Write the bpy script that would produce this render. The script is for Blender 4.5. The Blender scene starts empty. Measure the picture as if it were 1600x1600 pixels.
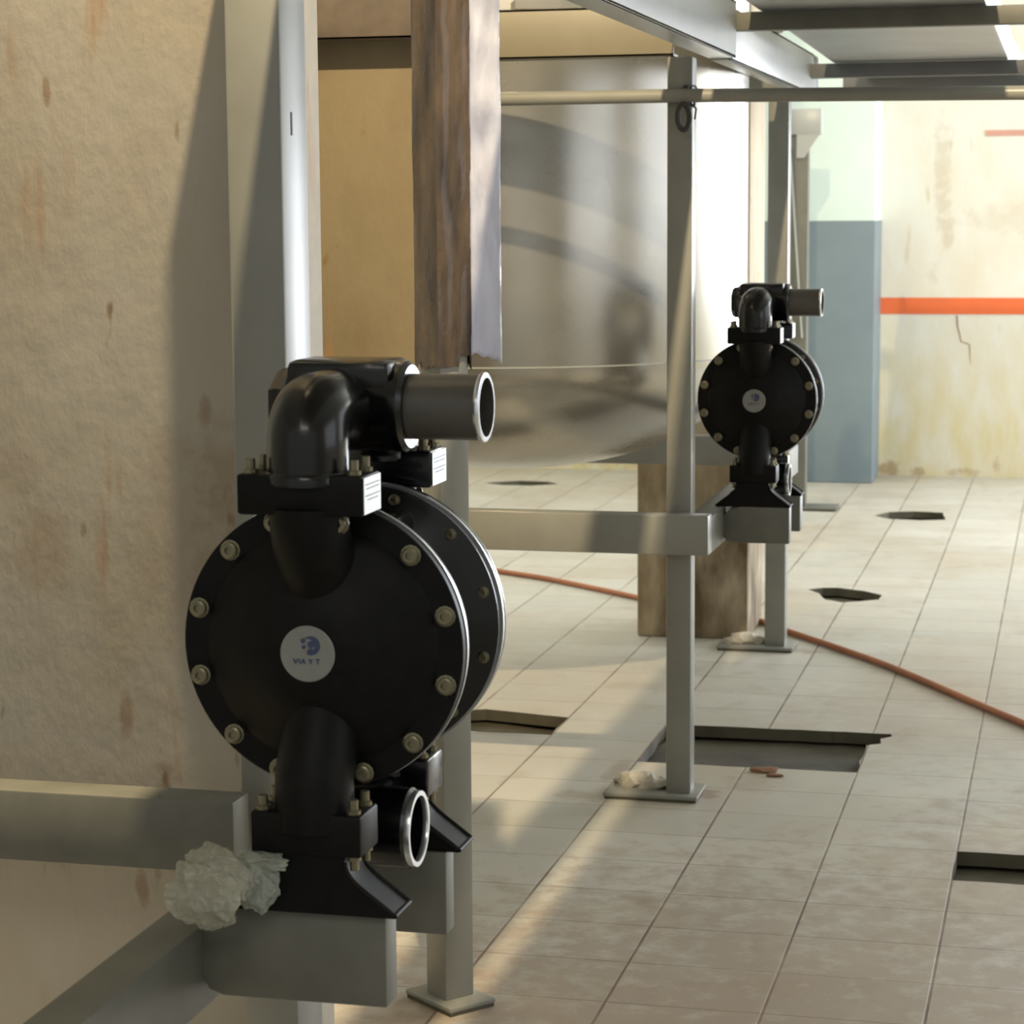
import bpy, bmesh, math, random
from mathutils import Vector, Matrix, noise
PI = math.pi
random.seed(7)
sc = bpy.context.scene
col = sc.collection

# ------------------------------------------------------------------ materials
def new_mat(name):
    m = bpy.data.materials.new(name); m.use_nodes = True
    nt = m.node_tree; b = nt.nodes['Principled BSDF']
    return m, nt, b
def N(nt, typ, **kw):
    n = nt.nodes.new(typ)
    for k, v in kw.items():
        if k in ('operation', 'blend_type', 'data_type', 'noise_dimensions', 'feature', 'interpolation_type'): setattr(n, k, v)
        else: n.inputs[k].default_value = v
    return n
def coords(nt, scale=(1, 1, 1), kind='Object', loc=(0, 0, 0)):
    t = nt.nodes.new('ShaderNodeTexCoord'); mp = nt.nodes.new('ShaderNodeMapping')
    mp.inputs['Scale'].default_value = scale; mp.inputs['Location'].default_value = loc
    nt.links.new(t.outputs[kind], mp.inputs['Vector'])
    return mp.outputs['Vector']
def noise_fac(nt, vec, scale, lo, hi, detail=4, rough=.55):
    n = N(nt, 'ShaderNodeTexNoise', Scale=scale, Detail=detail, Roughness=rough)
    nt.links.new(vec, n.inputs['Vector'])
    r = nt.nodes.new('ShaderNodeMapRange'); r.clamp = True
    r.inputs['From Min'].default_value = lo; r.inputs['From Max'].default_value = hi
    nt.links.new(n.outputs['Fac'], r.inputs['Value'])
    return r.outputs['Result']
def mixc(nt, fac, a, b):
    m = nt.nodes.new('ShaderNodeMix'); m.data_type = 'RGBA'
    if isinstance(fac, (int, float)): m.inputs[0].default_value = fac
    else: nt.links.new(fac, m.inputs[0])
    for i, c in ((6, a), (7, b)):
        if isinstance(c, tuple): m.inputs[i].default_value = (*c[:3], 1)
        else: nt.links.new(c, m.inputs[i])
    return m.outputs[2]
def mul(nt, a, b, op='MULTIPLY'):
    m = nt.nodes.new('ShaderNodeMath'); m.operation = op
    for i, c in ((0, a), (1, b)):
        if isinstance(c, (int, float)): m.inputs[i].default_value = c
        else: nt.links.new(c, m.inputs[i])
    return m.outputs[0]
def zramp(nt, lo, hi, kind='Object'):
    t = nt.nodes.new('ShaderNodeTexCoord'); s = nt.nodes.new('ShaderNodeSeparateXYZ')
    nt.links.new(t.outputs[kind], s.inputs[0])
    r = nt.nodes.new('ShaderNodeMapRange'); r.clamp = True
    r.inputs['From Min'].default_value = lo; r.inputs['From Max'].default_value = hi
    nt.links.new(s.outputs['Z'], r.inputs['Value'])
    return r.outputs['Result']
def bump(nt, b, h, strength=.2, dist=.004):
    bp = nt.nodes.new('ShaderNodeBump'); bp.inputs['Strength'].default_value = strength
    bp.inputs['Distance'].default_value = dist
    nt.links.new(h, bp.inputs['Height']); nt.links.new(bp.outputs[0], b.inputs['Normal'])
def simple(name, c, rough=.5, metal=0., var=.12, scale=14, coat=0., c2=None, spec=.5):
    m, nt, b = new_mat(name)
    v = coords(nt)
    f = noise_fac(nt, v, scale, .3, .7)
    c2 = c2 or tuple(x * (1 - var) for x in c)
    nt.links.new(mixc(nt, f, c, c2), b.inputs['Base Color'])
    b.inputs['Roughness'].default_value = rough; b.inputs['Metallic'].default_value = metal
    b.inputs['Coat Weight'].default_value = coat; b.inputs['Specular IOR Level'].default_value = spec
    return m
M = {}
M['black'] = simple('black_enamel', (.004, .004, .0045), .24, var=.4, scale=30, coat=.15, spec=.4)
M['black_rough'] = simple('black_cast_paint', (.006, .0058, .0055), .5, var=.5, scale=60, spec=.16)
M['steel_paint'] = simple('grey_steel_paint', (.27, .27, .24), .36, var=.16, scale=9)
M['steel_rail'] = simple('dull_grey_primer', (.15, .15, .125), .5, var=.22, scale=16)
M['steel_light'] = simple('pale_grey_paint', (.42, .44, .43), .32, var=.1, scale=8)
M['steel_dark'] = simple('dark_grey_paint', (.16, .165, .17), .5, var=.15, scale=8)
M['zinc'] = simple('galvanised_sheet', (.45, .46, .47), .36, metal=.7, var=.2, scale=5)
M['pipe_grey'] = simple('grey_plastic_pipe', (.10, .092, .08), .38, var=.2, scale=20)
M['rim'] = simple('bare_metal_rim', (.78, .8, .84), .25, metal=.85, var=.05)
M['bolt'] = simple('zinc_bolt', (.24, .22, .145), .36, metal=.75, var=.25, scale=80)
M['label'] = simple('white_label', (.86, .88, .92), .35, var=.04)
M['ink'] = simple('blue_ink', (.045, .06, .14), .5)
M['badge'] = simple('badge_face', (.25, .255, .24), .45, var=.15, scale=60)
M['hose'] = simple('orange_brown_hose', (.46, .17, .075), .5, var=.3, scale=6)
M['mortar'] = simple('mortar_lump', (.6, .56, .48), .9, var=.3, scale=40)
M['orange'] = simple('orange_stripe_paint', (.78, .155, .045), .5, var=.08, scale=8)
M['red_faded'] = simple('faded_red_paint', (.62, .33, .27), .6, var=.15)
M['yellow'] = simple('yellow_plastic', (.85, .6, .02), .4)
M['wire'] = simple('dark_wire', (.05, .045, .045), .6)
M['rust_dark'] = simple('dark_rusty_steel', (.13, .10, .075), .7, var=.4, scale=18)
M['beam_lamp_tint'] = simple('lamp_tinted_beam_paint', (.26, .23, .165), .45, var=.15, scale=6)  # the lamp's warm yellow is put into this beam's base colour
M['rust_rod'] = simple('rusty_strip', (.28, .15, .08), .8, var=.3, scale=20)
M['white_paint'] = simple('white_wall_paint', (.72, .74, .68), .6, var=.06, scale=3)

def blobs(nt, pts, plane='XY'):
    # soft-edged stain patches at given places of a surface: (u, v, ru, rv, strength)
    t = nt.nodes.new('ShaderNodeNewGeometry'); sp = nt.nodes.new('ShaderNodeSeparateXYZ'); nt.links.new(t.outputs['Position'], sp.inputs[0])
    n = N(nt, 'ShaderNodeTexNoise', Scale=17., Detail=6., Roughness=.65); nt.links.new(t.outputs['Position'], n.inputs['Vector'])
    w = mul(nt, mul(nt, n.outputs['Fac'], .53, 'SUBTRACT'), 3.6)
    U, V = {'XY': ('X', 'Y'), 'XZ': ('X', 'Z')}[plane]; tot = None
    for (u, v, ru, rv, st) in pts:
        du = mul(nt, mul(nt, sp.outputs[U], u, 'SUBTRACT'), 1 / ru); dv = mul(nt, mul(nt, sp.outputs[V], v, 'SUBTRACT'), 1 / rv)
        d = mul(nt, mul(nt, du, du), mul(nt, dv, dv), 'ADD')
        d = mul(nt, mul(nt, 1., d, 'SUBTRACT'), w, 'ADD')
        m = nt.nodes.new('ShaderNodeMath'); m.operation = 'MULTIPLY'; m.use_clamp = True; nt.links.new(d, m.inputs[0]); m.inputs[1].default_value = st * 1.3
        m2 = nt.nodes.new('ShaderNodeMath'); m2.operation = 'MINIMUM'; nt.links.new(m.outputs[0], m2.inputs[0]); m2.inputs[1].default_value = st
        tot = m2.outputs[0] if tot is None else mul(nt, tot, m2.outputs[0], 'MAXIMUM')
    return tot
def concrete(name, base, stain, seed, amount=.5, low=None, low_z=(.0, .9), streak=(.34, .16, .05), dark_specks=True, rough=.7, patches=None, pcol=(.22, .12, .045)):
    m, nt, b = new_mat(name)
    v = coords(nt, (1, 1, .6), loc=(seed, seed * 2, seed))
    vs = coords(nt, (1, 1, .16), loc=(seed * 3, 0, seed))
    vk = coords(nt, (1, 1, .35), loc=(0, seed, 0))
    f = mul(nt, noise_fac(nt, v, 4.5, .42, .72, 6), amount)
    c = mixc(nt, f, base, stain)
    f2 = mul(nt, noise_fac(nt, vs, 22, .64, .76, 3), .5 * amount + .2)
    c = mixc(nt, f2, c, streak)
    if dark_specks:
        f3 = mul(nt, noise_fac(nt, vk, 34, .70, .78, 2), .75)
        c = mixc(nt, f3, c, (.17, .09, .03))
    if low:
        z = zramp(nt, low_z[1], low_z[0])
        g = noise_fac(nt, vk, 12, .2, .62, 5)
        c = mixc(nt, mul(nt, z, g), c, low)
    if patches: c = mixc(nt, blobs(nt, patches, 'XZ'), c, pcol)
    nt.links.new(c, b.inputs['Base Color'])
    b.inputs['Roughness'].default_value = rough
    bump(nt, b, noise_fac(nt, v, 30, .2, .8), .25, .004)
    return m
M['col1'] = concrete('stained_cream_column', (.44, .405, .34), (.35, .285, .19), 3.1, .6, patches=[(-.955, .93, .05, .10, .38), (-1.0, .88, .07, .16, .18), (-.968, 1.02, .012, .028, .45), (-1.185, .86, .05, .07, .25), (-1.2, .94, .03, .05, .15), (-1.075, .665, .012, .035, .5), (-1.15, 1.385, .006, .02, .6), (-.97, .84, .03, .05, .35), (-1.03, .60, .016, .012, .4), (-1.06, .455, .010, .03, .5), (-1.04, .47, .008, .02, .4), (-1.17, .50, .03, .03, .25)])
M['col2'] = concrete('brown_stained_column', (.215, .168, .095), (.14, .098, .05), 7.7, .8)
M['col3'] = concrete('grimy_column', (.62, .53, .38), (.45, .30, .15), 12.3, .6, low=(.13, .09, .045), low_z=(.42, .8))
M['wall'] = concrete('stained_whitewash', (.74, .73, .68), (.66, .56, .40), 4.4, .5, low=(.66, .57, .32), low_z=(.1, .95), streak=(.5, .36, .16), dark_specks=False, pcol=(.40, .28, .14), patches=[(-.62, 1.38, .05, .35, .28), (-.60, 1.15, .04, .12, .3), (-.66, .95, .03, .06, .2), (-.85, .03, .07, .05, .8), (-.72, .02, .05, .03, .7), (-.5, .02, .09, .025, .5), (-.35, .06, .02, .05, .5), (-.3, 1.2, .3, .08, .15), (-2.1, .05, .3, .05, .4), (-1.75, .04, .1, .06, .6)])
M['dirt'] = concrete('dark_subfloor_and_gap', (.10, .09, .06), (.03, .025, .018), 9.1, 1., streak=(.05, .035, .02))

def pillar_mat():
    m, nt, b = new_mat('two_tone_pillar_paint')
    z = zramp(nt, 1.197, 1.2)
    v = coords(nt)
    blue = mixc(nt, noise_fac(nt, v, 3, .3, .7), (.20, .26, .29), (.17, .22, .26))
    mint = mixc(nt, noise_fac(nt, v, 3, .3, .7), (.68, .80, .77), (.62, .74, .71))
    nt.links.new(mixc(nt, z, blue, mint), b.inputs['Base Color'])
    b.inputs['Roughness'].default_value = .5
    return m
M['pillar'] = pillar_mat()

def tile_mat():
    m, nt, b = new_mat('glazed_floor_tiles')
    t = nt.nodes.new('ShaderNodeTexCoord')
    sep = nt.nodes.new('ShaderNodeSeparateXYZ'); nt.links.new(t.outputs['Object'], sep.inputs[0])
    # slight wobble of the joints
    def axis(out, off, size, w0, w1):
        a = mul(nt, mul(nt, out, off, 'SUBTRACT'), 1 / size)
        
        f = nt.nodes.new('ShaderNodeMath'); f.operation = 'FRACT'; nt.links.new(a, f.inputs[0])
        d = mul(nt, f.outputs[0], .5, 'SUBTRACT')
        ab = nt.nodes.new('ShaderNodeMath'); ab.operation = 'ABSOLUTE'; nt.links.new(d, ab.inputs[0])
        r = nt.nodes.new('ShaderNodeMapRange'); r.clamp = True
        r.inputs['From Min'].default_value = .5 - w1 / size; r.inputs['From Max'].default_value = .5 - w0 / size
        nt.links.new(ab.outputs[0], r.inputs['Value'])
        fl = nt.nodes.new('ShaderNodeMath'); fl.operation = 'FLOOR'; nt.links.new(a, fl.inputs[0])
        return r.outputs['Result'], fl.outputs[0]
    gx, ix = axis(sep.outputs['X'], -.2032, .25, .0014, .0034)
    gy, iy = axis(sep.outputs['Y'], 5.063, .2, .0008, .0024)
    cmb = nt.nodes.new('ShaderNodeCombineXYZ'); nt.links.new(ix, cmb.inputs[0]); nt.links.new(iy, cmb.inputs[1])
    wn = nt.nodes.new('ShaderNodeTexWhiteNoise'); nt.links.new(cmb.outputs[0], wn.inputs['Vector'])
    base = mixc(nt, wn.outputs['Value'], (.515, .495, .44), (.455, .44, .385))
    v = coords(nt, (1, .7, 1))
    base = mixc(nt, mul(nt, noise_fac(nt, v, 1.6, .42, .68, 6), .55), base, (.38, .30, .21))
    base = mixc(nt, mul(nt, noise_fac(nt, v, 9, .58, .75, 5), .45), base, (.31, .23, .155))
    base = mixc(nt, blobs(nt, [(-.40, 3.4, .85, 1.15, .50), (.1, 4.2, .6, .9, .40), (-.35, 5.6, .5, .6, .22), (-.745, 4.80, .035, .05, .6), (-.98, 4.96, .03, .14, .45), (-1.03, 4.74, .06, .04, .3), (-.86, 3.42, .05, .05, .5), (-.93, 3.27, .06, .03, .4), (-.66, 4.93, .09, .12, .3), (-.73, 6.47, .05, .06, .5), (-1.0, 5.9, .4, .05, .15)]), base, (.27, .17, .11))
    vb = coords(nt, (1, 1, 1), loc=(3, 1, 0))
    gfac = noise_fac(nt, vb, 5, .30, .6, 2)
    gxx = mul(nt, gx, mul(nt, mul(nt, gfac, .55), .4, 'ADD'))
    gyy = mul(nt, gy, mul(nt, mul(nt, gfac, .5), .3, 'ADD'))
    c = mixc(nt, gyy, base, (.17, .125, .09))
    c = mixc(nt, gxx, c, (.13, .08, .06))
    nt.links.new(c, b.inputs['Base Color'])
    rr = nt.nodes.new('ShaderNodeMapRange'); rr.inputs['To Min'].default_value = .36; rr.inputs['To Max'].default_value = .62
    nt.links.new(noise_fac(nt, v, 6, .3, .7), rr.inputs['Value']); nt.links.new(rr.outputs[0], b.inputs['Roughness'])
    mx = nt.nodes.new('ShaderNodeMath'); mx.operation = 'MAXIMUM'; nt.links.new(gx, mx.inputs[0]); nt.links.new(gy, mx.inputs[1])
    inv = mul(nt, 1., mx.outputs[0], 'SUBTRACT')
    bump(nt, b, inv, .35, .002)
    return m
M['tile'] = tile_mat()

def tank_mat():
    m, nt, b = new_mat('brushed_stainless_tank')
    v = coords(nt, (1, 1, 30)); v2 = coords(nt)
    f = noise_fac(nt, v2, 2.2, .35, .68, 3)
    nt.links.new(mixc(nt, f, (.52, .50, .45), (.38, .37, .34)), b.inputs['Base Color'])
    b.inputs['Metallic'].default_value = .85
    r = nt.nodes.new('ShaderNodeMapRange'); r.inputs['To Min'].default_value = .23; r.inputs['To Max'].default_value = .32
    nt.links.new(noise_fac(nt, v2, 3, .3, .7), r.inputs['Value']); nt.links.new(r.outputs[0], b.inputs['Roughness'])
    bump(nt, b, noise_fac(nt, coords(nt, (1, 1, 14)), 9, .1, .9), .02, .003)
    return m
M['tank'] = tank_mat()

def film_mat(name, c, c2, trans, rough, alpha, sc_=(1, 1, .2)):
    m, nt, b = new_mat(name)
    v = coords(nt, sc_)
    f = noise_fac(nt, v, 26, .35, .68, 5)
    nt.links.new(mixc(nt, f, c, c2), b.inputs['Base Color'])
    b.inputs['Roughness'].default_value = rough
    b.inputs['Transmission Weight'].default_value = trans
    b.inputs['IOR'].default_value = 1.2
    b.inputs['Alpha'].default_value = alpha
    b.inputs['Coat Weight'].default_value = .6; b.inputs['Coat Roughness'].default_value = .12
    bump(nt, b, noise_fac(nt, coords(nt, (1, 1, .5)), 55, .2, .8), .5, .004)
    return m
M['film_dark'] = film_mat('smoky_brown_film', (.11, .08, .055), (.035, .027, .022), 0., .3, 1.)
M['film_clear'] = film_mat('cloudy_clear_film', (.74, .77, .88), (.52, .52, .60), .25, .16, .92)
_m = M['film_clear']; _nt = _m.node_tree; _tr = _nt.nodes.new('ShaderNodeBsdfTranslucent'); _tr.inputs[0].default_value = (.85, .86, .95, 1)
_mx = _nt.nodes.new('ShaderNodeMixShader'); _mx.inputs[0].default_value = .5; _b = _nt.nodes['Principled BSDF']; _b.inputs['Transmission Weight'].default_value = 0
_nt.links.new(_b.outputs[0], _mx.inputs[1]); _nt.links.new(_tr.outputs[0], _mx.inputs[2]); _nt.links.new(_mx.outputs[0], _nt.nodes['Material Output'].inputs[0])
M['bag'] = film_mat('crumpled_wrap', (.62, .62, .52), (.40, .38, .29), .35, .16, .66, (1, 1, 1))
M['bag2'] = film_mat('shiny_wrap', (.66, .70, .64), (.38, .40, .33), .35, .08, .72, (1, 1, 1))

# ------------------------------------------------------------------ geometry helpers
class MB:
    def __init__(s): s.bm = bmesh.new()
    def _xf(s, vs, mat):
        if mat is not None: bmesh.ops.transform(s.bm, matrix=mat, verts=vs)
    def box(s, x0, x1, y0, y1, z0, z1, bev=0., seg=2, mat=None):
        r = bmesh.ops.create_cube(s.bm, size=1)['verts']
        for v in r:
            v.co = Vector(((x0 + x1) / 2 + v.co.x * (x1 - x0), (y0 + y1) / 2 + v.co.y * (y1 - y0), (z0 + z1) / 2 + v.co.z * (z1 - z0)))
        if bev:
            es = list({e for v in r for e in v.link_edges})
            res = bmesh.ops.bevel(s.bm, geom=es, offset=bev, segments=seg, affect='EDGES', profile=.5)
            r = list({v for f in res['faces'] for v in f.verts} | {v for v in r if v.is_valid})
        s._xf(r, mat); return s
    def lathe(s, prof, axis='Z', at=(0, 0, 0), seg=48, mat=None):
        """prof: (r, h) list along the axis"""
        rings = []
        for (r, h) in prof:
            if r < 1e-6: rings.append([s.bm.verts.new((0, 0, h))])
            else: rings.append([s.bm.verts.new((r * math.cos(2 * PI * i / seg), r * math.sin(2 * PI * i / seg), h)) for i in range(seg)])
        for a, b in zip(rings, rings[1:]):
            for i in range(seg):
                j = (i + 1) % seg
                if len(a) == 1 and len(b) == 1: continue
                if len(a) == 1: s.bm.faces.new((a[0], b[j], b[i]))
                elif len(b) == 1: s.bm.faces.new((a[i], a[j], b[0]))
                else: s.bm.faces.new((a[i], a[j], b[j], b[i]))
        vs = [v for r in rings for v in r]
        R = {'Z': Matrix(), 'Y': Matrix.Rotation(-PI / 2, 4, 'X'), 'X': Matrix.Rotation(PI / 2, 4, 'Y')}[axis]
        s._xf(vs, Matrix.Translation(at) @ R)
        s._xf(vs, mat); return s
    def cyl(s, p0, p1, r, r1=None, seg=32, cap=True):
        p0, p1 = Vector(p0), Vector(p1); r1 = r if r1 is None else r1
        d = p1 - p0; q = d.to_track_quat('Z', 'Y').to_matrix().to_4x4()
        prof = [(r, 0), (r1, d.length)]
        if cap: prof = [(0, 0)] + prof + [(0, d.length)]
        return s.lathe(prof, mat=Matrix.Translation(p0) @ q, seg=seg)
    def tube(s, pts, r, seg=24, cap=True):
        pts = [Vector(p) for p in pts]; n = len(pts)
        rs = r if isinstance(r, (list, tuple)) else [r] * n
        tang = [(pts[min(i + 1, n - 1)] - pts[max(i - 1, 0)]).normalized() for i in range(n)]
        up = Vector((0, 0, 1)) if abs(tang[0].z) < .9 else Vector((1, 0, 0))
        x = tang[0].cross(up).normalized(); rings = []
        for i in range(n):
            x = (x - tang[i] * x.dot(tang[i])).normalized(); y = tang[i].cross(x)
            rings.append([s.bm.verts.new(pts[i] + (x * math.cos(2 * PI * k / seg) + y * math.sin(2 * PI * k / seg)) * rs[i]) for k in range(seg)])
        for a, b in zip(rings, rings[1:]):
            for k in range(seg):
                j = (k + 1) % seg; s.bm.faces.new((a[k], a[j], b[j], b[k]))
        if cap:
            s.bm.faces.new(rings[0][::-1]); s.bm.faces.new(rings[-1])
        return s
    def prism(s, pts, a, b, plane='XZ', bev=0.):
        """closed outline pts swept from a to b along the third axis"""
        def P(p, h):
            return {'XZ': (p[0], h, p[1]), 'YZ': (h, p[0], p[1]), 'XY': (p[0], p[1], h)}[plane]
        A = [s.bm.verts.new(P(p, a)) for p in pts]; B = [s.bm.verts.new(P(p, b)) for p in pts]
        n = len(pts); fs = [s.bm.faces.new(A[::-1]), s.bm.faces.new(B)]
        for i in range(n):
            j = (i + 1) % n; fs.append(s.bm.faces.new((A[i], A[j], B[j], B[i])))
        if bev:
            es = list({e for f in fs for e in f.edges})
            bmesh.ops.bevel(s.bm, geom=es, offset=bev, segments=2, affect='EDGES', profile=.5)
        return s
    def ico(s, c, r, sub=2, jit=0., sq=(1, 1, 1), seed=0):
        vs = bmesh.ops.create_icosphere(s.bm, subdivisions=sub, radius=1)['verts']
        for v in vs:
            n = noise.noise(v.co * 1.9 + Vector((seed, seed * .7, 3))) + .5 * noise.noise(v.co * 5 + Vector((seed, 1, 3)))
            k = r * (1 + jit * n)
            v.co = Vector((c[0] + v.co.x * k * sq[0], c[1] + v.co.y * k * sq[1], c[2] + v.co.z * k * sq[2]))
        return s
    def build(s, name, mat, parent=None, smooth=30, loc=None, rotz=0):
        bmesh.ops.recalc_face_normals(s.bm, faces=s.bm.faces)
        me = bpy.data.meshes.new(name); s.bm.to_mesh(me); s.bm.free()
        for m in (mat if isinstance(mat, list) else [mat]): me.materials.append(m)
        if smooth:
            for p in me.polygons: p.use_smooth = True
            me.set_sharp_from_angle(angle=math.radians(smooth))
        o = bpy.data.objects.new(name, me); col.objects.link(o)
        if parent: o.parent = parent
        if loc: o.location = loc
        o.rotation_euler.z = rotz
        return o
def tag(o, label=None, cat=None, group=None, kind=None):
    for k, v in (('label', label), ('category', cat), ('group', group), ('kind', kind)):
        if v: o[k] = v
    return o
def thing(name, label, cat, loc=(0, 0, 0), rotz=0, group=None):
    o = bpy.data.objects.new(name, None); col.objects.link(o)
    o.empty_display_size = .05; o.location = loc; o.rotation_euler.z = rotz
    return tag(o, label, cat, group)
def children(o): return [c for c in list(bpy.data.objects) if c.parent == o]
def copy_tree(o, parent=None):
    c = o.copy(); col.objects.link(c); c.parent = parent
    for ch in children(o): copy_tree(ch, c)
    return c

# ------------------------------------------------------------------ the setting
HC = 3.7
fl = MB().box(-4.6, 3.6, -3., 11.1, -.028, 0).build('floor', M['tile'], smooth=0)
holes = [
    [(-.953, 5.462), (-.41, 5.464), (-.405, 5.44), (-.43, 5.41), (-.425, 5.36), (-.456, 5.335), (-.453, 5.064), (-.953, 5.062)],
    [(-1.56, 5.46), (-1.50, 5.50), (-1.43, 5.535), (-1.36, 5.52), (-1.28, 5.50), (-1.204, 5.483), (-1.204, 5.285), (-1.40, 5.28), (-1.56, 5.28)],
    [(-.845, 7.555), (-.80, 7.60), (-.75, 7.61), (-.66, 7.56), (-.597, 7.49), (-.60, 7.40), (-.65, 7.36), (-.71, 7.32), (-.77, 7.37), (-.80, 7.48)],
    [(-.79, 9.47), (-.74, 9.60), (-.64, 9.64), (-.52, 9.62), (-.50, 9.40), (-.60, 9.36), (-.72, 9.38)],
    [(-.203, 4.463), (.02, 4.466), (.03, 4.26), (-.203, 4.262)],
    [(-2.66, 10.3), (-2.52, 10.42), (-2.38, 10.40), (-2.31, 10.33), (-2.42, 10.24), (-2.56, 10.24)],
]
for i, h in enumerate(holes):
    pts = []
    for k in range(len(h)):   # ragged edge
        a, b = Vector(h[k]), Vector(h[(k + 1) % len(h)]); n = max(1, int((b - a).length / .05))
        for t in range(n):
            p = a.lerp(b, t / n); j = .0035 if t else 0
            pts.append((p.x + random.uniform(-j, j), p.y + random.uniform(-j, j)))
    c = MB().prism(pts, -.1, .1, 'XY').build('cutter', M['dirt'], smooth=0)
    md = fl.modifiers.new('cut', 'BOOLEAN'); md.operation = 'DIFFERENCE'; md.object = c; md.solver = 'EXACT'
    dg = bpy.context.evaluated_depsgraph_get()
    me = bpy.data.meshes.new_from_object(fl.evaluated_get(dg))
    fl.modifiers.clear(); fl.data = me
    bpy.data.objects.remove(c)
fl.data.materials.clear(); fl.data.materials.append(M['tile']); fl.data.materials.append(M['dirt'])
for p in fl.data.polygons: p.material_index = 1 if abs(p.normal.z) < .5 else 0
tag(fl, kind='structure')
sb = MB()
nx, ny = 82, 141
vs = [[sb.bm.verts.new((-4.6 + i * .1, -3 + j * .1, -.030 - .006 * (1 + noise.noise(Vector((i * .7, j * .7, 0)))))) for j in range(ny + 1)] for i in range(nx + 1)]
for i in range(nx):
    for j in range(ny): sb.bm.faces.new((vs[i][j], vs[i + 1][j], vs[i + 1][j + 1], vs[i][j + 1]))
tag(sb.build('floor_bed', M['dirt'], fl), kind='structure')

YB = 10.95
# back wall with a door opening on the right, out of frame
w = MB().box(-4.6, 1.0, YB, YB + .2, 0, HC).box(3.1, 3.6, YB, YB + .2, 0, HC).box(1.0, 3.1, YB, YB + .2, 2.5, HC)
tag(w.build('wall_back', M['wall'], smooth=0), kind='structure')
m_ = MB(); m_.tube([(x, YB, z) for x, z in ((-.545, .755), (-.54, .70), (-.53, .665), (-.525, .635), (-.495, .625), (-.485, .62), (-.482, .57), (-.478, .53))], [.0035, .003, .0025, .0025, .0022, .0025, .002, .001], 6)
m_.build('wall_crack', M['rust_rod'], bpy.data.objects['wall_back'])
tag(MB().box(-4.7, -4.6, -3, 11.1, 0, HC).build('wall_left', M['wall'], smooth=0), kind='structure')
w = MB().box(3.6, 3.8, -3, 11.1, 0, .8).box(3.6, 3.8, -3, 11.1, 2.9, HC)
for a, b in ((-3, .3), (3.0, 4.2), (7.2, 8.0), (10.4, 11.1)): w.box(3.6, 3.8, a, b, .8, 2.9)
tag(w.build('wall_right', M['wall'], smooth=0), kind='structure')
tag(MB().box(-4.7, 3.8, -3, 11.15, HC, HC + .1).build('ceiling', M['white_paint'], smooth=0), kind='structure')
tag(MB().box(-.898, 1.0, YB - .004, YB + .002, .762, .838).build('trim_1', M['orange'], smooth=0), kind='structure')
tag(MB().box(-.43, 1.0, YB - .004, YB + .002, 1.580, 1.606).build('trim_2', M['red_faded'], smooth=0), kind='structure')

# ------------------------------------------------------------------ columns
def column(x0, x1, y0, y1, mat, label, name='concrete_column', bev=.006):
    cx, cy = (x0 + x1) / 2, (y0 + y1) / 2
    o = MB().box(x0 - cx, x1 - cx, y0 - cy, y1 - cy, 0, HC, bev).build(name, mat, loc=(cx, cy, 0))
    return tag(o, label, 'column')
column(-1.45, -.922, 2.47, 2.77, M['col1'], 'wide cream concrete column with rust streaks filling the left edge of the view')
column(-1.56, -1.236, 4.30, 4.62, M['col2'], 'brown-stained column behind the near pump, between the tall grey post and the film-wrapped post')
column(-1.243, -.915, 6.61, 6.93, M['col3'], 'grimy column with dark brown foot standing behind the far pump')
column(-1.5, -.898, 10.6, YB, M['pillar'], 'pillar painted blue-grey below and pale mint above, against the back wall', 'painted_pillar')

# ------------------------------------------------------------------ steel posts
def post(x0, x1, y0, y1, z1, label, plate=None, mat='steel_paint', lumps=(), rotz=0, z0=.012):
    cx, cy = (x0 + x1) / 2, (y0 + y1) / 2
    t = thing('steel_post', label, 'post', (cx, cy, 0), rotz)
    MB().box(x0 - cx, x1 - cx, y0 - cy, y1 - cy, z0, z1, .004).build('shaft', M[mat], t)
    if plate:
        a, b, c, d = plate
        MB().box(a - cx, b - cx, c - cy, d - cy, .006, .014, .002).build('base_plate', M[mat], t)
        MB().box(a - cx + .003, b - cx - .003, c - cy + .003, d - cy - .003, 0, .006).build('plate_gap_shade', M['dirt'], t)  # dark inset slab painted in for the shaded gap under the plate
    if lumps:
        m = MB()
        for k, (x, y, r) in enumerate(lumps): m.ico((x - cx, y - cy, .012 + r * .35), r, 2, .5, (1.2, 1, .7), k * 3.3 + x)
        m.build('mortar', M['mortar'], t)
    return t
p = post(-.898, -.835, 2.375, 2.463, 1.70, 'tall grey square post rising behind the near pump beside the cream column', (-.97, -.78, 2.32, 2.465))
# scratch on the side face
MB().box(.0312, .0322, -.012, -.008, 1.33, 1.355).build('scratch', M['wire'], p)
p3 = post(-.830, -.777, 4.745, 4.798, 1.56, 'square post standing at the crossbeam end, left of the far pump, rubble on its plate', (-.962, -.758, 4.715, 4.84), lumps=((-.90, 4.80, .032), (-.868, 4.785, .026), (-.935, 4.815, .018), (-.85, 4.80, .020)))
p4 = post(-.845, -.787, 6.455, 6.51, 1.56, 'square post directly under and behind the far pump beside the grimy column', (-.980, -.762, 6.43, 6.56), lumps=((-.905, 6.50, .032), (-.94, 6.485, .02), (-.87, 6.50, .024)), mat='steel_paint')
p5 = post(-1.185, -1.090, 9.60, 9.66, 1.66, 'farthest grey post in front of the blue-grey pillar', (-1.20, -.955, 9.56, 9.72), mat='steel_rail')
m = MB().box(-.04, .10, -.04, .03, 1.555, 1.66, .004)
m.prism([(.0, 1.46), (.03, 1.46), (.095, 1.556), (.0, 1.556)], -.040, -.032)
m.build('bracket', M['steel_light'], p5)
MB().tube([(-.028, -.034, 1.50), (.028, -.034, .72)], .0045, 8).build('brace', M['steel_light'], p5)
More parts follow.
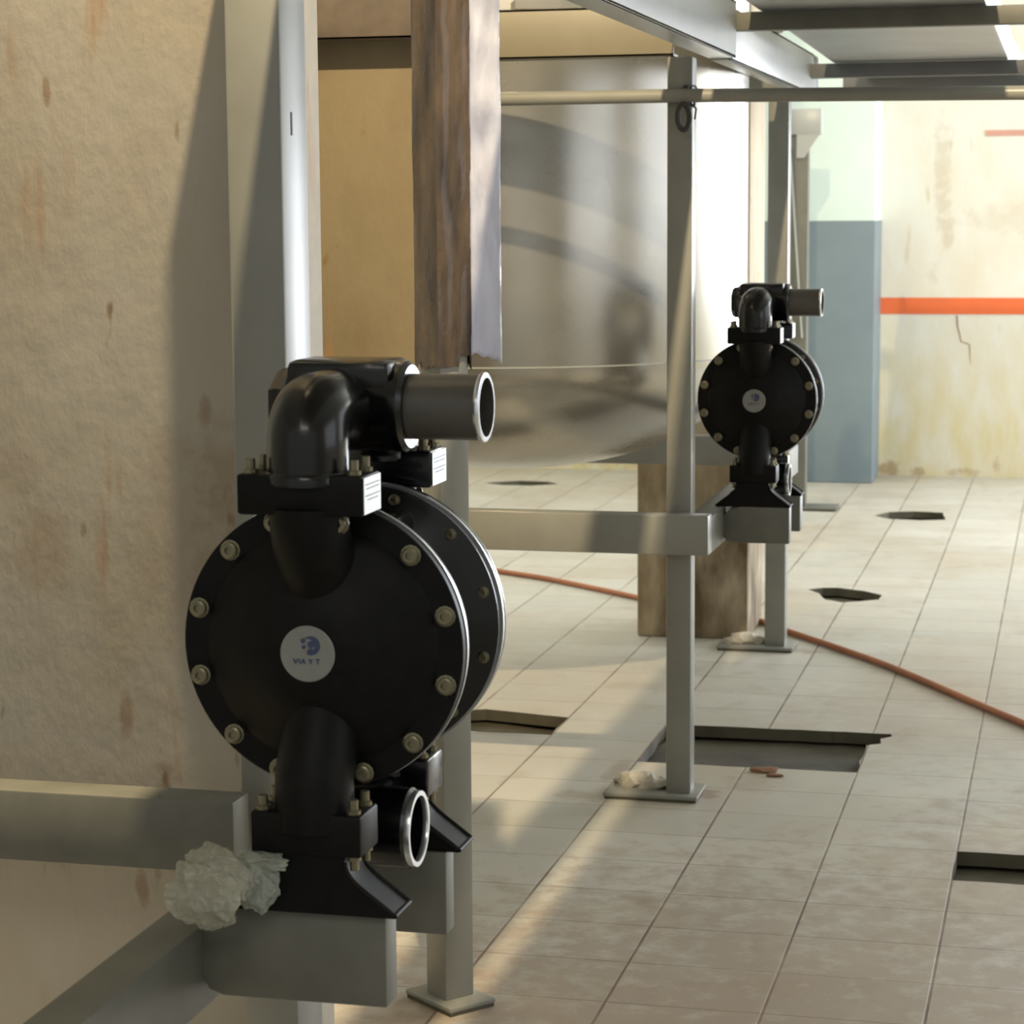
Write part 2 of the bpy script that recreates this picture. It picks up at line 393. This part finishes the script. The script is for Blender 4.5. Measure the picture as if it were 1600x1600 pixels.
MB().cyl((-.06 + .10, -.0, .012), (.04, 0, .045), .005, seg=8).build('anchor_bolt', M['wire'], p5)
# post turned on its plate, wrapped in film above
C = Vector((-.9395, 3.372)); A = math.radians(50.8); d1 = Vector((math.cos(A), math.sin(A))); d2 = Vector((-d1.y, d1.x)); S = .055
cc = C + (d1 + d2) * S / 2
p2 = thing('steel_post', 'square post turned cornerwise behind the near pump, wrapped in film above', 'post', (cc.x, cc.y, 0), A)
MB().box(-S / 2, S / 2, -S / 2, S / 2, .012, 1.66, .004).build('shaft', M['steel_paint'], p2)
MB().box(-.044, .044, -.062, .062, .006, .014, .002).build('base_plate', M['steel_paint'], p2)
MB().box(-.042, .042, -.060, .060, 0, .006).build('plate_gap_shade', M['dirt'], p2)  # dark slab standing in for the shadow gap below this plate
# film sleeve
def sleeve():
    m = MB(); n = 48; rows = 40; z0, z1 = 1.012, 1.66; h = S / 2 + .004
    rings = []
    for r in range(rows + 1):
        t = r / rows; ring = []
        for k in range(n):
            u = k / n * 4; side = int(u); f = u - side
            c = [(-h, -h), (h, -h), (h, h), (-h, h)]; a = Vector(c[side]); b = Vector(c[(side + 1) % 4]); p_ = a.lerp(b, f)
            zz = z0 + (z1 - z0) * t
            if r == 0: zz += .014 * noise.noise(Vector((k * .45, 2, 1))) + (.018 if side == 0 and f > .6 else 0)
            o_ = .0010 * noise.noise(Vector((p_.x * 70, p_.y * 70, zz * 9))) + .0006 * noise.noise(Vector((p_.x * 160, p_.y * 160, zz * 40)))
            p_ = p_ * (1 + o_ / h)
            ring.append(m.bm.verts.new((p_.x, p_.y, zz)))
        rings.append(ring)
    for a, b in zip(rings, rings[1:]):
        for k in range(n):
            j = (k + 1) % n; m.bm.faces.new((a[k], a[j], b[j], b[k]))
    return m
fw = thing('protective_film', 'smoky brown plastic film around the cornerwise post with a cloudy flap hanging on its right', 'film', (cc.x, cc.y, 0), A)
sleeve().build('sleeve', M['film_dark'], fw, smooth=60)
def flap():
    m = MB(); nu, nz = 14, 60; G = []
    base = Vector((.5 * S + .004, -.5 * S + .004 + S * .98, 0))  # right-hand corner of the post
    base = Vector((S / 2 + .003, -S / 2 - .003, 0))
    world_dir = Vector((math.cos(.27), math.sin(.27)))          # roughly across the view
    dl = Vector((world_dir.x * math.cos(-A) - world_dir.y * math.sin(-A), world_dir.x * math.sin(-A) + world_dir.y * math.cos(-A)))
    nl = Vector((-dl.y, dl.x))
    for i in range(nu + 1):
        row = []
        for j in range(nz + 1):
            u = i / nu; t = j / nz; zb = 1.018 + .012 * math.sin(u * 2.4 + 1) + .006 * noise.noise(Vector((u * 4, 0, 0)))
            z = zb + (1.66 - zb) * t
            wdt = .047 * (1 + .05 * noise.noise(Vector((0, z * 9, 4))))
            off = -.010 * math.sin(u * PI) + .0085 * noise.noise(Vector((u * 2.5, z * 16, 1))) + .0016 * noise.noise(Vector((u * 9, z * 60, 5)))
            p_ = base.xy + dl * (u * wdt) + nl * off
            row.append(m.bm.verts.new((p_.x, p_.y, z)))
        G.append(row)
    for i in range(nu):
        for j in range(nz): m.bm.faces.new((G[i][j], G[i + 1][j], G[i + 1][j + 1], G[i][j + 1]))
    return m
f_ = flap().build('flap', M['film_clear'], fw, smooth=60)
s_ = f_.modifiers.new('thick', 'SOLIDIFY'); s_.thickness = .0012
tag(f_, 'cloudy translucent white flap')

# ------------------------------------------------------------------ pump frames at mid height
def frame_piece(name, label, boxes, mat='steel_rail', polys=(), cat='beam'):
    t = MB()
    for b in boxes: t.box(*b, .003)
    for pts, a, b in polys: t.prism(pts, a, b, 'XZ', .003)
    o = t.build(name, M[mat]); return tag(o, label, cat)
frame_piece('crossbeam', 'grey steel crossbeam running across the cream column at lower left', [(-2.3, -.873, 2.285, 2.335, .535, .615)], 'steel_rail')
frame_piece('crossbeam', 'pale steel crossbeam from the near pump to the far post, under the tank', [(-2.3, -.733, 4.692, 4.744, .535, .618)], 'steel_paint')
frame_piece('crossbeam', 'dim crossbeam under the tank bottom in front of the grimy column', [(-2.3, -.787, 6.40, 6.453, .535, .618)], 'steel_paint')
frame_piece('support_rail', 'grey rail slanting up from the lower left corner to the near pump', [(-.826, -.777, -.6, 2.283, .508, .590)], 'steel_rail')
frame_piece('support_rail', 'short grey rail behind the crossbeam carrying the far pump', [(-.80, -.747, 4.800, 6.398, .520, .600)], 'steel_rail')
def stub(xr, xl, y0, z1, z0, label, d=.05, r=.03):
    pts = [(xr, z0), (xr, z1), (xl + r * 1.3, z1), (xl + r * .5, z1 - .006), (xl, z1 - .022), (xl, z0 + .018), (xl + .008, z0 + .005), (xl + .022, z0)]
    o = MB().prism(pts, y0, y0 + d, 'XZ', .002).build('pump_bearer', M['steel_rail'])
    return tag(o, label, 'beam')
stub(-.598, -.779, 1.945, .612, .524, 'thick dark grey bearer carrying the front foot of the near pump', .034)
stub(-.599, -.779, 2.155, .612, .527, 'dark grey bearer carrying the rear foot of the near pump', .03)
stub(-.602, -.749, 5.000, .600, .520, 'grey bearer carrying the front foot of the far pump', .04)
stub(-.602, -.749, 5.205, .600, .520, 'grey bearer mostly hidden behind, carrying the rear foot of the far pump', .05)

# ------------------------------------------------------------------ diaphragm pumps
def arc(c, r, a0, a1, n, plane='YZ'):
    out = []
    for i in range(n + 1):
        a = a0 + (a1 - a0) * i / n
        out.append((c[0], c[1] + r * math.cos(a), c[2] + r * math.sin(a)))
    return out
ZC, RC, YP = .226, .1265, .106     # chamber centre, flange radius, port spacing
def bolt_mesh(r=.0074, h=.006):
    return MB().lathe([(0, 0), (r * 1.25, 0), (r * 1.25, h * .25), (r, h * .3), (r, h), (r * .8, h * 1.15), (r * .45, h * 1.15), (r * .45, h * .7), (0, h * .7)], 'Y', seg=12)
def make_pump():
    P = thing('diaphragm_pump', 'near black diaphragm pump, the largest object, with white badge', 'pump')
    bm_proto = None
    for s in (-1, 1):
        Y = .078
        # domed outer chamber; local +h points outward
        prof = [(0, -.03), (.06, -.028), (.105, -.014), (RC, -.012), (RC + .0012, -.010), (RC + .0012, -.001), (RC, 0), (.106, .001), (.103, .004), (.094, .008), (.075, .019), (.055, .029), (.040, .034), (.030, .0365), (0, .037)]
        m = MB(); m.lathe([(r, -s * 0 + h) for r, h in prof], 'Y', seg=96, mat=Matrix.Translation((0, s * Y, ZC)) @ (Matrix.Rotation(PI, 4, 'Z') if s < 0 else Matrix()))
        # ports rising to / falling from the flanges
        ya = s * YP
        for k in (1, -1):
            zf = .352 if k > 0 else .072
            m.tube([(0, s * .058, ZC + k * .020), (0, s * .074, ZC + k * .050), (0, s * .088, ZC + k * .078), (0, s * (YP - .004), ZC + k * .10), (0, ya, ZC + k * .118), (0, ya, zf)] if k > 0 else
                   [(0, s * .058, ZC - .020), (0, s * .074, ZC - .050), (0, s * .090, ZC - .085), (0, s * (YP - .002), ZC - .112), (0, ya, ZC - .130), (0, ya, zf)], [.031, .033, .0345, .0345, .0345, .0345], 40)
        ch = m.build('chamber', M['black_rough'] if s < 0 else M['black'], P, smooth=35)
        MB().lathe([(RC - .02, 0), (RC + .0022, 0), (RC + .0022, .0034), (RC - .02, .0034)], 'Y', at=(0, s * Y - (0.0 if s > 0 else .0034) - s * .0155, ZC), seg=96).build('diaphragm_edge', M['rim'], P)
        # inner half of the chamber
        MB().lathe([(0, 0), (RC - .001, 0), (RC, .002), (RC, .009), (RC - .006, .0105), (.085, .018), (.055, .036), (0, .036)], 'Y', seg=96,
                   mat=Matrix.Translation((0, s * (Y - .0165), ZC)) @ (Matrix.Rotation(PI, 4, 'Z') if s > 0 else Matrix())).build('inner_chamber', M['black'], P, smooth=35)
        for k in range(12):
            a = math.radians({2: 75.5, 3: 104.5, 8: 250.5, 9: 289.5}.get(k, 15 + 30 * k)); R = .1165
            yo = {2: .0345, 3: .0345, 8: .006, 9: .006}.get(k, 0)
            b = bolt_mesh() if bm_proto is None else None
            if b: bo = b.build('bolt', M['bolt'], ch); bm_proto = bo
            else: bo = bm_proto.copy(); col.objects.link(bo); bo.parent = ch
            bo.location = (R * math.cos(a), s * (Y + .0005 + yo), ZC + R * math.sin(a))
            bo.rotation_euler = (0, 0, PI if s < 0 else 0)
            nu = bm_proto.copy(); col.objects.link(nu); nu.name = 'nut'; nu.parent = ch
            nu.location = (R * math.cos(a), s * (Y - .0270), ZC + R * math.sin(a)); nu.rotation_euler = (0, 0, 0 if s < 0 else PI)
            nu.scale = (.62, .8, .62)
    # badge
    b = MB().lathe([(0, 0), (.0238, 0), (.0245, .001), (.0245, .002), (.0235, .0028), (0, .0028)], 'Y', seg=48, mat=Matrix.Translation((0, -.1148, ZC)) @ Matrix.Rotation(PI, 4, 'Z')).build('badge', M['badge'], P)
    tag(b, 'round greyish-white badge with a small blue emblem')
    e = MB(); yb = -.1182
    for i in range(30):    # swirl emblem
        a = -2.1 + 4.3 * i / 30; a2 = a + 4.3 / 30
        w0 = .0012 + .0036 * math.sin(PI * i / 30); w1 = .0012 + .0036 * math.sin(PI * (i + 1) / 30)
        c0 = (.0035, ZC + .0075); r = .0082
        q = [(c0[0] + (r) * math.cos(a), c0[1] + r * math.sin(a)), (c0[0] + r * math.cos(a2), c0[1] + r * math.sin(a2)),
             (c0[0] + (r - w1) * math.cos(a2), c0[1] + (r - w1) * math.sin(a2)), (c0[0] + (r - w0) * math.cos(a), c0[1] + (r - w0) * math.sin(a))]
        e.prism(q, yb, yb + .0006)
    for (x, z, r) in ((.0035, .0085, .0032), (-.0035, .0115, .0022), (-.003, .006, .0018), (.003, .002, .003)):
        e.lathe([(0, 0), (r, 0), (r, .0006), (0, .0006)], 'Y', at=(x, yb, ZC + z), seg=16)
    def stroke(x0, z0, x1, z1, t=.0011):
        d = Vector((x1 - x0, z1 - z0)).normalized(); n = Vector((-d.y, d.x)) * t / 2
        e.prism([(x0 + n.x, z0 + n.y), (x1 + n.x, z1 + n.y), (x1 - n.x, z1 - n.y), (x0 - n.x, z0 - n.y)], yb, yb + .0006)
    zt = ZC - .0085
    for seg_ in ((-.0125, zt + .0042, -.0105, zt), (-.0105, zt, -.0085, zt + .0042), (-.007, zt, -.007, zt + .0042), (-.0052, zt, -.0035, zt + .0042), (-.0035, zt + .0042, -.002, zt), (-.0046, zt + .0016, -.0026, zt + .0016),
                 (.0015, zt + .0042, .003, zt + .002), (.003, zt + .002, .0045, zt + .0042), (.003, zt + .002, .003, zt), (.0075, zt + .0042, .0115, zt + .0042), (.0095, zt + .0042, .0095, zt)):
        stroke(*seg_)
    e.build('emblem', M['ink'], b)
    # centre block with air valve
    m = MB(); m.box(-.052, .052, -.046, .046, ZC - .085, ZC + .075, .01)
    m.box(-.040, .048, -.050, .050, ZC + .07, ZC + .105, .008)
    m.lathe([(0, -.07), (.036, -.07), (.038, -.066), (.038, .066), (.036, .07), (0, .07)], 'X', at=(0, 0, ZC + .03), seg=40)
    m.build('centre_block', M['black'], P)
    # top manifold: two elbows into a tee
    ZT = .430
    m = MB()
    for s in (-1, 1):
        path = [(0, s * YP, .374), (0, s * YP, .40), (0, s * YP, .424)]
        c = (0, s * (YP - .028), .424)
        path = [(0, s * YP, .372), (0, s * YP, .40)] + [(0, s * (YP - .026) + s * .026 * math.cos(a), .404 + .026 * math.sin(a)) for a in [i * PI / 2 / 10 for i in range(11)]] + [(0, s * .04, ZT), (0, 0, ZT)]
        m.tube(path, .0352, 40)
        m.lathe([(0, 0), (.0375, 0), (.0375, .006), (.0352, .009)], 'Z', at=(0, s * YP, .374), seg=40)
    m.lathe([(0, -.050), (.036, -.050), (.041, -.044), (.0395, .046), (.0405, .048), (.0405, .058), (.037, .062), (0, .062)], 'X', at=(0, 0, ZT), seg=48)
    m.lathe([(0, -.064), (.029, -.064), (.033, -.058), (.033, -.045)], 'X', at=(0, 0, ZT), seg=6)
    m.box(-.045, .052, -.035, .035, ZT + .01, ZT + .042, .008)
    tm = m.build('discharge_manifold', M['black'], P, smooth=40)
    # bottom manifold
    ZL = .045
    m = MB()
    m.tube([(0, -YP + .01, ZL), (0, YP - .01, ZL)], .030, 32)
    m.lathe([(0, -.045), (.034, -.045), (.037, -.04), (.037, .056), (.0335, .060), (.0298, .0605), (.0298, .030), (0, .030)], 'X', at=(0, 0, ZL), seg=40)
    lm = m.build('inlet_manifold', M['black'], P, smooth=40)
    m = MB(); m.lathe([(.0300, .0), (.0345, .0), (.0350, .003), (.0345, .006), (.0300, .006), (.0292, .003), (.0300, .0)], 'X', at=(.058, 0, ZL), seg=48)
    m.build('inlet_rim', M['rim'], lm)
    # grey pipe stub screwed into the tee
    m = MB(); m.lathe([(.0262, .004), (.0262, .0705), (.0292, .0705)], 'X', at=(.060, 0, ZT), seg=48)
    m.lathe([(.0262, 0), (.0292, 0), (.0294, .066), (.0262, .066)], 'X', at=(.060, 0, ZT), seg=48)
    pp = m.build('discharge_pipe', M['pipe_grey'], P); tag(pp, 'grey pipe stub with bright rim')
    m = MB(); m.lathe([(.0266, 0), (.0300, 0), (.0312, .002), (.0306, .0042), (.0286, .0050), (.0268, .0042), (.0266, 0)], 'X', at=(.1255, 0, ZT), seg=64)
    m.build('pipe_rim', M['rim'], pp)
    MB().lathe([(0, 0), (.026, 0), (.026, .001), (0, .001)], 'X', at=(.085, 0, ZT), seg=40).build('pipe_bore', M['black_rough'], pp)
    # flanges, feet, stickers
    fb = None
    for s in (-1, 1):
        ya = s * YP
        m = MB(); m.box(-.0560, .0560, ya - .026, ya + .026, .3470, .3820, .003)
        fu = m.build('upper_flange', M['black_rough'] if s < 0 else M['black'], P)
        m = MB(); m.box(.0565, .0571, ya - .0235, ya + .0235, .3490, .3800)
        st = m.build('sticker', M['label'], fu)
        m = MB()
        for zz, l in ((.3735, .040), (.370, .036), (.364, .040), (.3605, .030)): m.box(.0571, .0574, ya - l / 2, ya + l / 2, zz, zz + .0008)
        m.build('sticker_print', M['ink'], st)
        for x in (-.046, .046):
            for y in (-.016, .016):
                if fb is None:
                    fb = MB().lathe([(0, 0), (.0065, 0), (.0065, .0035), (.0042, .0038), (.0042, .0125), (0, .0125)], 'Z', seg=10).build('flange_bolt', M['bolt'], fu); q = fb
                else: q = fb.copy(); col.objects.link(q); q.parent = fu
                q.location = (x, ya + y, .382)
        m = MB(); m.box(-.050, .050, ya - .026, ya + .026, .0520, .0890, .003)
        flo = m.build('lower_flange', M['black_rough'] if s < 0 else M['black'], P)
        for x in (-.041, .041):
            for y in (-.016, .016):
                q = fb.copy(); col.objects.link(q); q.parent = flo; q.location = (x, ya + y, .089)
                q = fb.copy(); col.objects.link(q); q.parent = flo; q.location = (x, ya + y, .052); q.rotation_euler = (PI, 0, 0)
        # flared foot
        L = [(.0335, .0535), (.0335, .047), (.0355, .040), (.0395, .0335), (.0455, .0275), (.0530, .0215), (.0620, .0150), (.0700, .0090), (.0760, .0045), (.0785, .0025)]
        pts = L + [(.0785, 0)] + [(-.0785, 0)] + [(-x, z) for x, z in L[::-1]]
        m = MB(); m.prism(pts, ya - .022, ya + .022, 'XZ', 0)
        for k in (-1, 1):
            for yy in (ya - .0225, ya + .0225): m.tube([(k * x, yy, z) for x, z in L[1:]], .0022, 8)
            m.tube([(k * .0785, ya - .0225, .0025), (k * .0785, ya + .0225, .0025)], .0022, 8)
        m.build('foot', M['black_rough'], P, smooth=35)
    return P
pump = make_pump()
pump.location = (-.669, 2.070, .612); pump.scale = (1.055,) * 3
far = copy_tree(pump)
far.location = (-.683, 5.134, .600); far.scale = (1.03,) * 3
far['label'] = 'far black diaphragm pump, smaller in view, in front of the white-lit post'
pump['group'] = far['group'] = 'diaphragm pumps'

# ------------------------------------------------------------------ crumpled plastic beside the near pump foot
def crumple(name, lumps, mat, label, cat, seed):
    m = MB(); rnd = random.Random(seed)
    for (c, half, rot) in lumps:
        # folded bag: soft box cut by random creases
        vs = bmesh.ops.create_icosphere(m.bm, subdivisions=6, radius=1)['verts']
        pl = []
        for i in range(30):
            n = Vector((rnd.gauss(0, 1), rnd.gauss(0, 1), rnd.gauss(0, 1))).normalized(); pl.append((n, rnd.uniform(.74, 1.10)))
        RM = Matrix.Rotation(rot, 3, 'Y')
        for v in vs:
            d = v.co.normalized(); e = (abs(d.x) ** 5 + abs(d.y) ** 5 + abs(d.z) ** 5) ** .2
            p = d / e; k = 1.
            for n, h in pl:
                q = p.dot(n)
                if q > h: k = min(k, h / q)
            p = p * k
            p *= 1.04 - .30 * abs(noise.noise(p * 1.7 + Vector((seed, 0, 0)))) - .13 * abs(noise.noise(p * 3.8 + Vector((0, seed, 0))))
            p = RM @ Vector((p.x * half[0], p.y * half[1], p.z * half[2]))
            v.co = Vector(c) + p
    o = m.build(name, M[mat], smooth=22); return tag(o, label, cat)
crumple('plastic_bag', [((-.757, 1.900, .632), (.036, .022, .036), .38), ((-.750, 1.910, .652), (.036, .016, .026), .15)], 'bag', 'crumpled dull plastic bag lying on the rail left of the near pump foot', 'plastic bag', 3)
crumple('plastic_wrap', [((-.7155, 1.925, .637), (.026, .016, .027), -.1), ((-.713, 1.927, .660), (.030, .012, .009), .05)], 'bag2', 'shiny crumpled plastic wrap pressed against the near pump foot', 'plastic wrap', 8)

# ------------------------------------------------------------------ tank
T = thing('steel_tank', 'large dull stainless steel tank with rounded bottom in the middle of the view', 'tank', (-1.41, 5.70, 0))
R = .610; zs = .893
prof = [(0, zs - .29)] + [(R * math.sin(a) ** .93, zs - .29 * math.cos(a)) for a in [i * PI / 2 / 24 for i in range(1, 25)]] + [(R, 1.2), (R, 1.6), (R, 2.2)] + [(R * math.cos(a), 2.2 + .2 * math.sin(a)) for a in [i * PI / 2 / 12 for i in range(1, 12)]] + [(0, 2.4)]
MB().lathe(prof, seg=128).build('shell', M['tank'], T, smooth=50)
MB().lathe([(R - .002, zs - .002), (R + .0018, zs - .0015), (R + .0018, zs + .0015), (R - .002, zs + .002)], seg=128).build('weld_seam', M['steel_light'], T, smooth=50)
for a in (200, 20, 110, 290):
    a = math.radians(a)
    MB().box(R - .01, R + .09, -.05, .05, 1.69, 1.71, mat=Matrix.Rotation(a, 4, 'Z')).build('support_lug', M['tank'], T)

# ------------------------------------------------------------------ platform above
def ibeam(axis, c, a, b, z0, z1, w, name, label, mat='steel_light', th=.006):
    """channel along axis with web on the given side; c is the outer face coordinate"""
    m = MB()
    if axis == 'Y':   # web face at x = c, flanges go to -x
        m.box(c - th, c, a, b, z0, z1, .001); m.box(c - w, c, a, b, z0, z0 + th, .001); m.box(c - w, c, a, b, z1 - th, z1, .001)
    else:             # web face at y = c, flanges go to +y
        m.box(a, b, c, c + th, z0, z1, .001); m.box(a, b, c, c + w, z0, z0 + th, .001); m.box(a, b, c, c + w, z1 - th, z1, .001)
    return tag(m.build(name, M[mat]), label, 'beam')
ibeam('Y', -.740, -.5, 5.105, 1.578, 1.700, .060, 'platform_beam', 'pale grey channel beam slanting in from the top above the near crossbeam')
ibeam('Y', -.752, 5.108, 6.74, 1.574, 1.690, .045, 'platform_beam', 'pale channel beam continuing away above the far pump')
ibeam('X', 4.750, -2.4, -.818, 1.562, 1.664, .06, 'platform_beam', 'yellowish lit beam crossing at the top in front of the tank', 'beam_lamp_tint')
ibeam('X', 6.42, -2.4, -.80, 1.575, 1.68, .06, 'platform_beam', 'farther crossbeam behind the tank near the top', 'steel_paint')
for i, (y, lb) in enumerate(((5.112, 'nearest dark bar crossing at the top right, ends lit yellow'), (6.66, 'middle dark bar across the top right under the sheet panels'), (7.60, 'farthest dark bar at the top right just above the horizontal pipe'))):
    z = (1.637, 1.618, 1.622)[i]; h = (.04, .04, .052)[i]
    o = MB().box(-.754, 3.6, y, y + .04, z, z + h, .002).build('support_bar', M['steel_dark' if i else 'steel_rail'])
    tag(o, lb, 'bar')
ibeam('X', 4.24, -1.75, -1.225, 1.572, 1.68, .05, 'platform_beam', 'dark rusty beam across the top of the brown column', 'rust_dark')
# sheet-metal trays resting on the bars
def tray(y0, y1, za, zb, label):
    m = MB(); x0, x1 = -.690, -.205
    n = 2
    P_ = [(x0 - .012, .055), (x0, .0), (x0 + .006, -.001), (x1 - .006, -.001), (x1, 0), (x1 + .012, .055), (x1 + .006, .055), (x1 - .004, .008), (x0 + .004, .008), (x0 - .006, .055)]
    A_ = [m.bm.verts.new((x, y0, za + z)) for x, z in P_]; B_ = [m.bm.verts.new((x, y1, zb + z)) for x, z in P_]
    m.bm.faces.new(A_[::-1]); m.bm.faces.new(B_)
    for i in range(len(P_)):
        j = (i + 1) % len(P_); m.bm.faces.new((A_[i], A_[j], B_[j], B_[i]))
    return tag(m.build('cable_tray', M['zinc'], smooth=0), label, 'tray')
tray(.9, 5.13, 1.722, 1.680, 'near grey sheet-metal tray on the bars at the top right edge')
tray(5.132, 6.68, 1.680, 1.661, 'middle grey sheet-metal tray panel between the dark bars')
tray(6.682, 8.0, 1.6615, 1.683, 'farthest grey sheet-metal tray panel beyond the middle bar')
# pipe tied to the post
o = MB().tube([(-2.4, 4.729, 1.479), (-.80, 4.729, 1.480), (1.9, 4.66, 1.449)], .014, 20).build('cross_pipe', M['steel_paint'])
tag(o, 'thin horizontal pipe crossing the view near the top', 'pipe')
k = MB()
for i in range(3):
    y = 4.729; x = -.79 + .008 * i
    k.tube([(x + .004 * math.sin(a * 2), y + .020 * math.cos(a) + .012, 1.479 + .021 * math.sin(a)) for a in [j * 2 * PI / 16 for j in range(17)]], .0022, 8)
k.tube([(-.790 + .0125 * math.cos(a), 4.712 - .004 * math.sin(a), 1.436 + .026 * math.sin(a)) for a in [j * 2 * PI / 20 for j in range(21)]], .0058, 10)
k.tube([(-.775, 4.70, 1.465), (-.762, 4.70, 1.452), (-.765, 4.70, 1.43)], .002, 8)
tag(k.build('tie_wire', M['wire']), 'dark knotted wire tying the horizontal pipe to the post', 'wire')
o = MB().lathe([(0, 0), (.03, 0), (.032, .02), (.034, .06), (.03, .062), (0, .062)], seg=24).build('yellow_tub', M['yellow'], loc=(-.770, 4.86, 1.7))
tag(o, 'small yellow tub on the beam at the top edge', 'tub')
# dark junction box behind the middle bar's left end
o = MB().box(-.800, -.751, 6.738, 6.85, 1.576, 1.69, .006).build('junction_box', M['steel_dark'])
tag(o, 'dark steel box closing the far end of the long beam', 'box')

# ------------------------------------------------------------------ hose and debris on the floor
def hose():
    pts = [(-2.3, 7.93), (-1.917, 7.668), (-1.716, 7.536), (-1.374, 7.243), (-1.25, 7.12), (-1.05, 6.99), (-.932, 6.90), (-.818, 6.734), (-.64, 6.49), (-.455, 6.217), (-.199, 5.771), (-.102, 5.606), (.2, 5.1), (.6, 4.7)]
    P_ = [Vector((x, y, .0095)) for x, y in pts]; out = []
    for i in range(len(P_) - 1):
        a, b, c, d = P_[max(i - 1, 0)], P_[i], P_[i + 1], P_[min(i + 2, len(P_) - 1)]
        for t in range(8):
            u = t / 8
            out.append(.5 * ((2 * b) + (-a + c) * u + (2 * a - 5 * b + 4 * c - d) * u * u + (-a + 3 * b - 3 * c + d) * u ** 3))
    out.append(P_[-1])
    return MB().tube(out, .0088, 12)
tag(hose().build('hose', M['hose'], smooth=60), 'long orange-brown hose snaking across the tiled floor', 'hose')
def chips(name, label, cat, spots, mat):
    m = MB()
    for i, (x, y, z, r, sq) in enumerate(spots): m.ico((x, y, z), r, 2, .6, sq, i * 2.3 + x)
    return tag(m.build(name, mat, smooth=40), label, cat)
chips('tile_fragment', 'pale broken tile piece in the hole right of the near pump', 'tile piece', [(-1.42, 5.315, -.016, .05, (1.2, .5, .18))], M['mortar'])
chips('dirt_clump', 'small brown dirt clump beside the large hole in the floor', 'dirt', [(-.655, 5.03, .004, .022, (1.5, .8, .3)), (-.625, 4.99, .003, .012, (1.6, .8, .35))], M['rust_rod'])
random.seed(11)

# ------------------------------------------------------------------ light
def area(name, loc, target, sx, sy, power, color, spread=180):
    l = bpy.data.lights.new(name, 'AREA'); l.shape = 'RECTANGLE'; l.size = sx; l.size_y = sy
    l.energy = power; l.color = color; l.spread = math.radians(spread)
    o = bpy.data.objects.new(name, l); col.objects.link(o); o.location = loc
    o.rotation_euler = (Vector(target) - Vector(loc)).to_track_quat('-Z', 'Y').to_euler()
    return o
DAY = (.86, .92, 1.0); WARM = (1.0, .80, .50)
area('door_daylight', (2.05, 11.05, 1.25), (1.2, 4, .7), 2.0, 2.4, 150, DAY)
area('window_daylight', (3.7, 9.2, 1.85), (0, 9.2, 1.0), 2.3, 2.0, 110, (.95, .98, 1.))
area('window_daylight', (3.7, 5.7, 1.85), (0, 5.7, 1.0), 2.9, 2.0, 22, DAY)
area('window_daylight', (3.7, 1.6, 1.85), (0, 1.8, 1.0), 2.6, 2.0, 16, DAY)
area('ceiling_fill', (-2.6, 7.5, 3.6), (-2.6, 7.5, 0), 1.2, 4., 60, (1., .98, .85))
area('ceiling_fill', (-.3, -1.4, 3.4), (-.9, 3.5, .8), 1.6, 1.2, 22, (1., .95, .86))  # unseen fill added behind the camera to lift the front faces
def spot(name, loc, target, power, color, size, rad):
    l = bpy.data.lights.new(name, 'SPOT'); l.energy = power; l.color = color; l.spot_size = math.radians(size); l.spot_blend = .6; l.shadow_soft_size = rad
    o = bpy.data.objects.new(name, l); col.objects.link(o); o.location = loc
    o.rotation_euler = (Vector(target) - Vector(loc)).to_track_quat('-Z', 'Y').to_euler()
spot('bulb_lamp', (-.50, 2.05, 3.5), (-1.0, 4.4, 0.6), 470, WARM, 110, .03)
w = bpy.data.worlds.new('World'); sc.world = w; w.use_nodes = True
bg = w.node_tree.nodes['Background']; bg.inputs[0].default_value = (.80, .80, .76, 1); bg.inputs[1].default_value = .4

# ------------------------------------------------------------------ camera
F, PITCH, YAW, ROLL, HCAM = 3600, .1292, .2406, -.00685, 1.245
cp, sp, cy, sy = math.cos(PITCH), math.sin(PITCH), math.cos(YAW), math.sin(YAW)
r_ = Vector((cy, sy, 0)); f_ = Vector((-sy * cp, cy * cp, -sp)); u_ = Vector((-sy * sp, cy * sp, cp))
c, s = math.cos(ROLL), math.sin(ROLL)
X = c * r_ + s * u_; Y = -s * r_ + c * u_; Z = -f_
cam = bpy.data.cameras.new('Camera'); cam.sensor_width = 36; cam.lens = F / 1600 * 36; cam.clip_end = 100; cam.clip_start = .02
co = bpy.data.objects.new('Camera', cam); col.objects.link(co)
mw = Matrix((X, Y, Z)).transposed().to_4x4(); mw.translation = (0, 0, HCAM); co.matrix_world = mw
cam.dof.use_dof = True; cam.dof.focus_distance = 3.0; cam.dof.aperture_fstop = 16
sc.camera = co
sc.view_settings.view_transform = 'Standard'; sc.view_settings.look = 'None'
sc.view_settings.exposure = .58; sc.view_settings.gamma = 1; sc.view_settings.use_curve_mapping = False
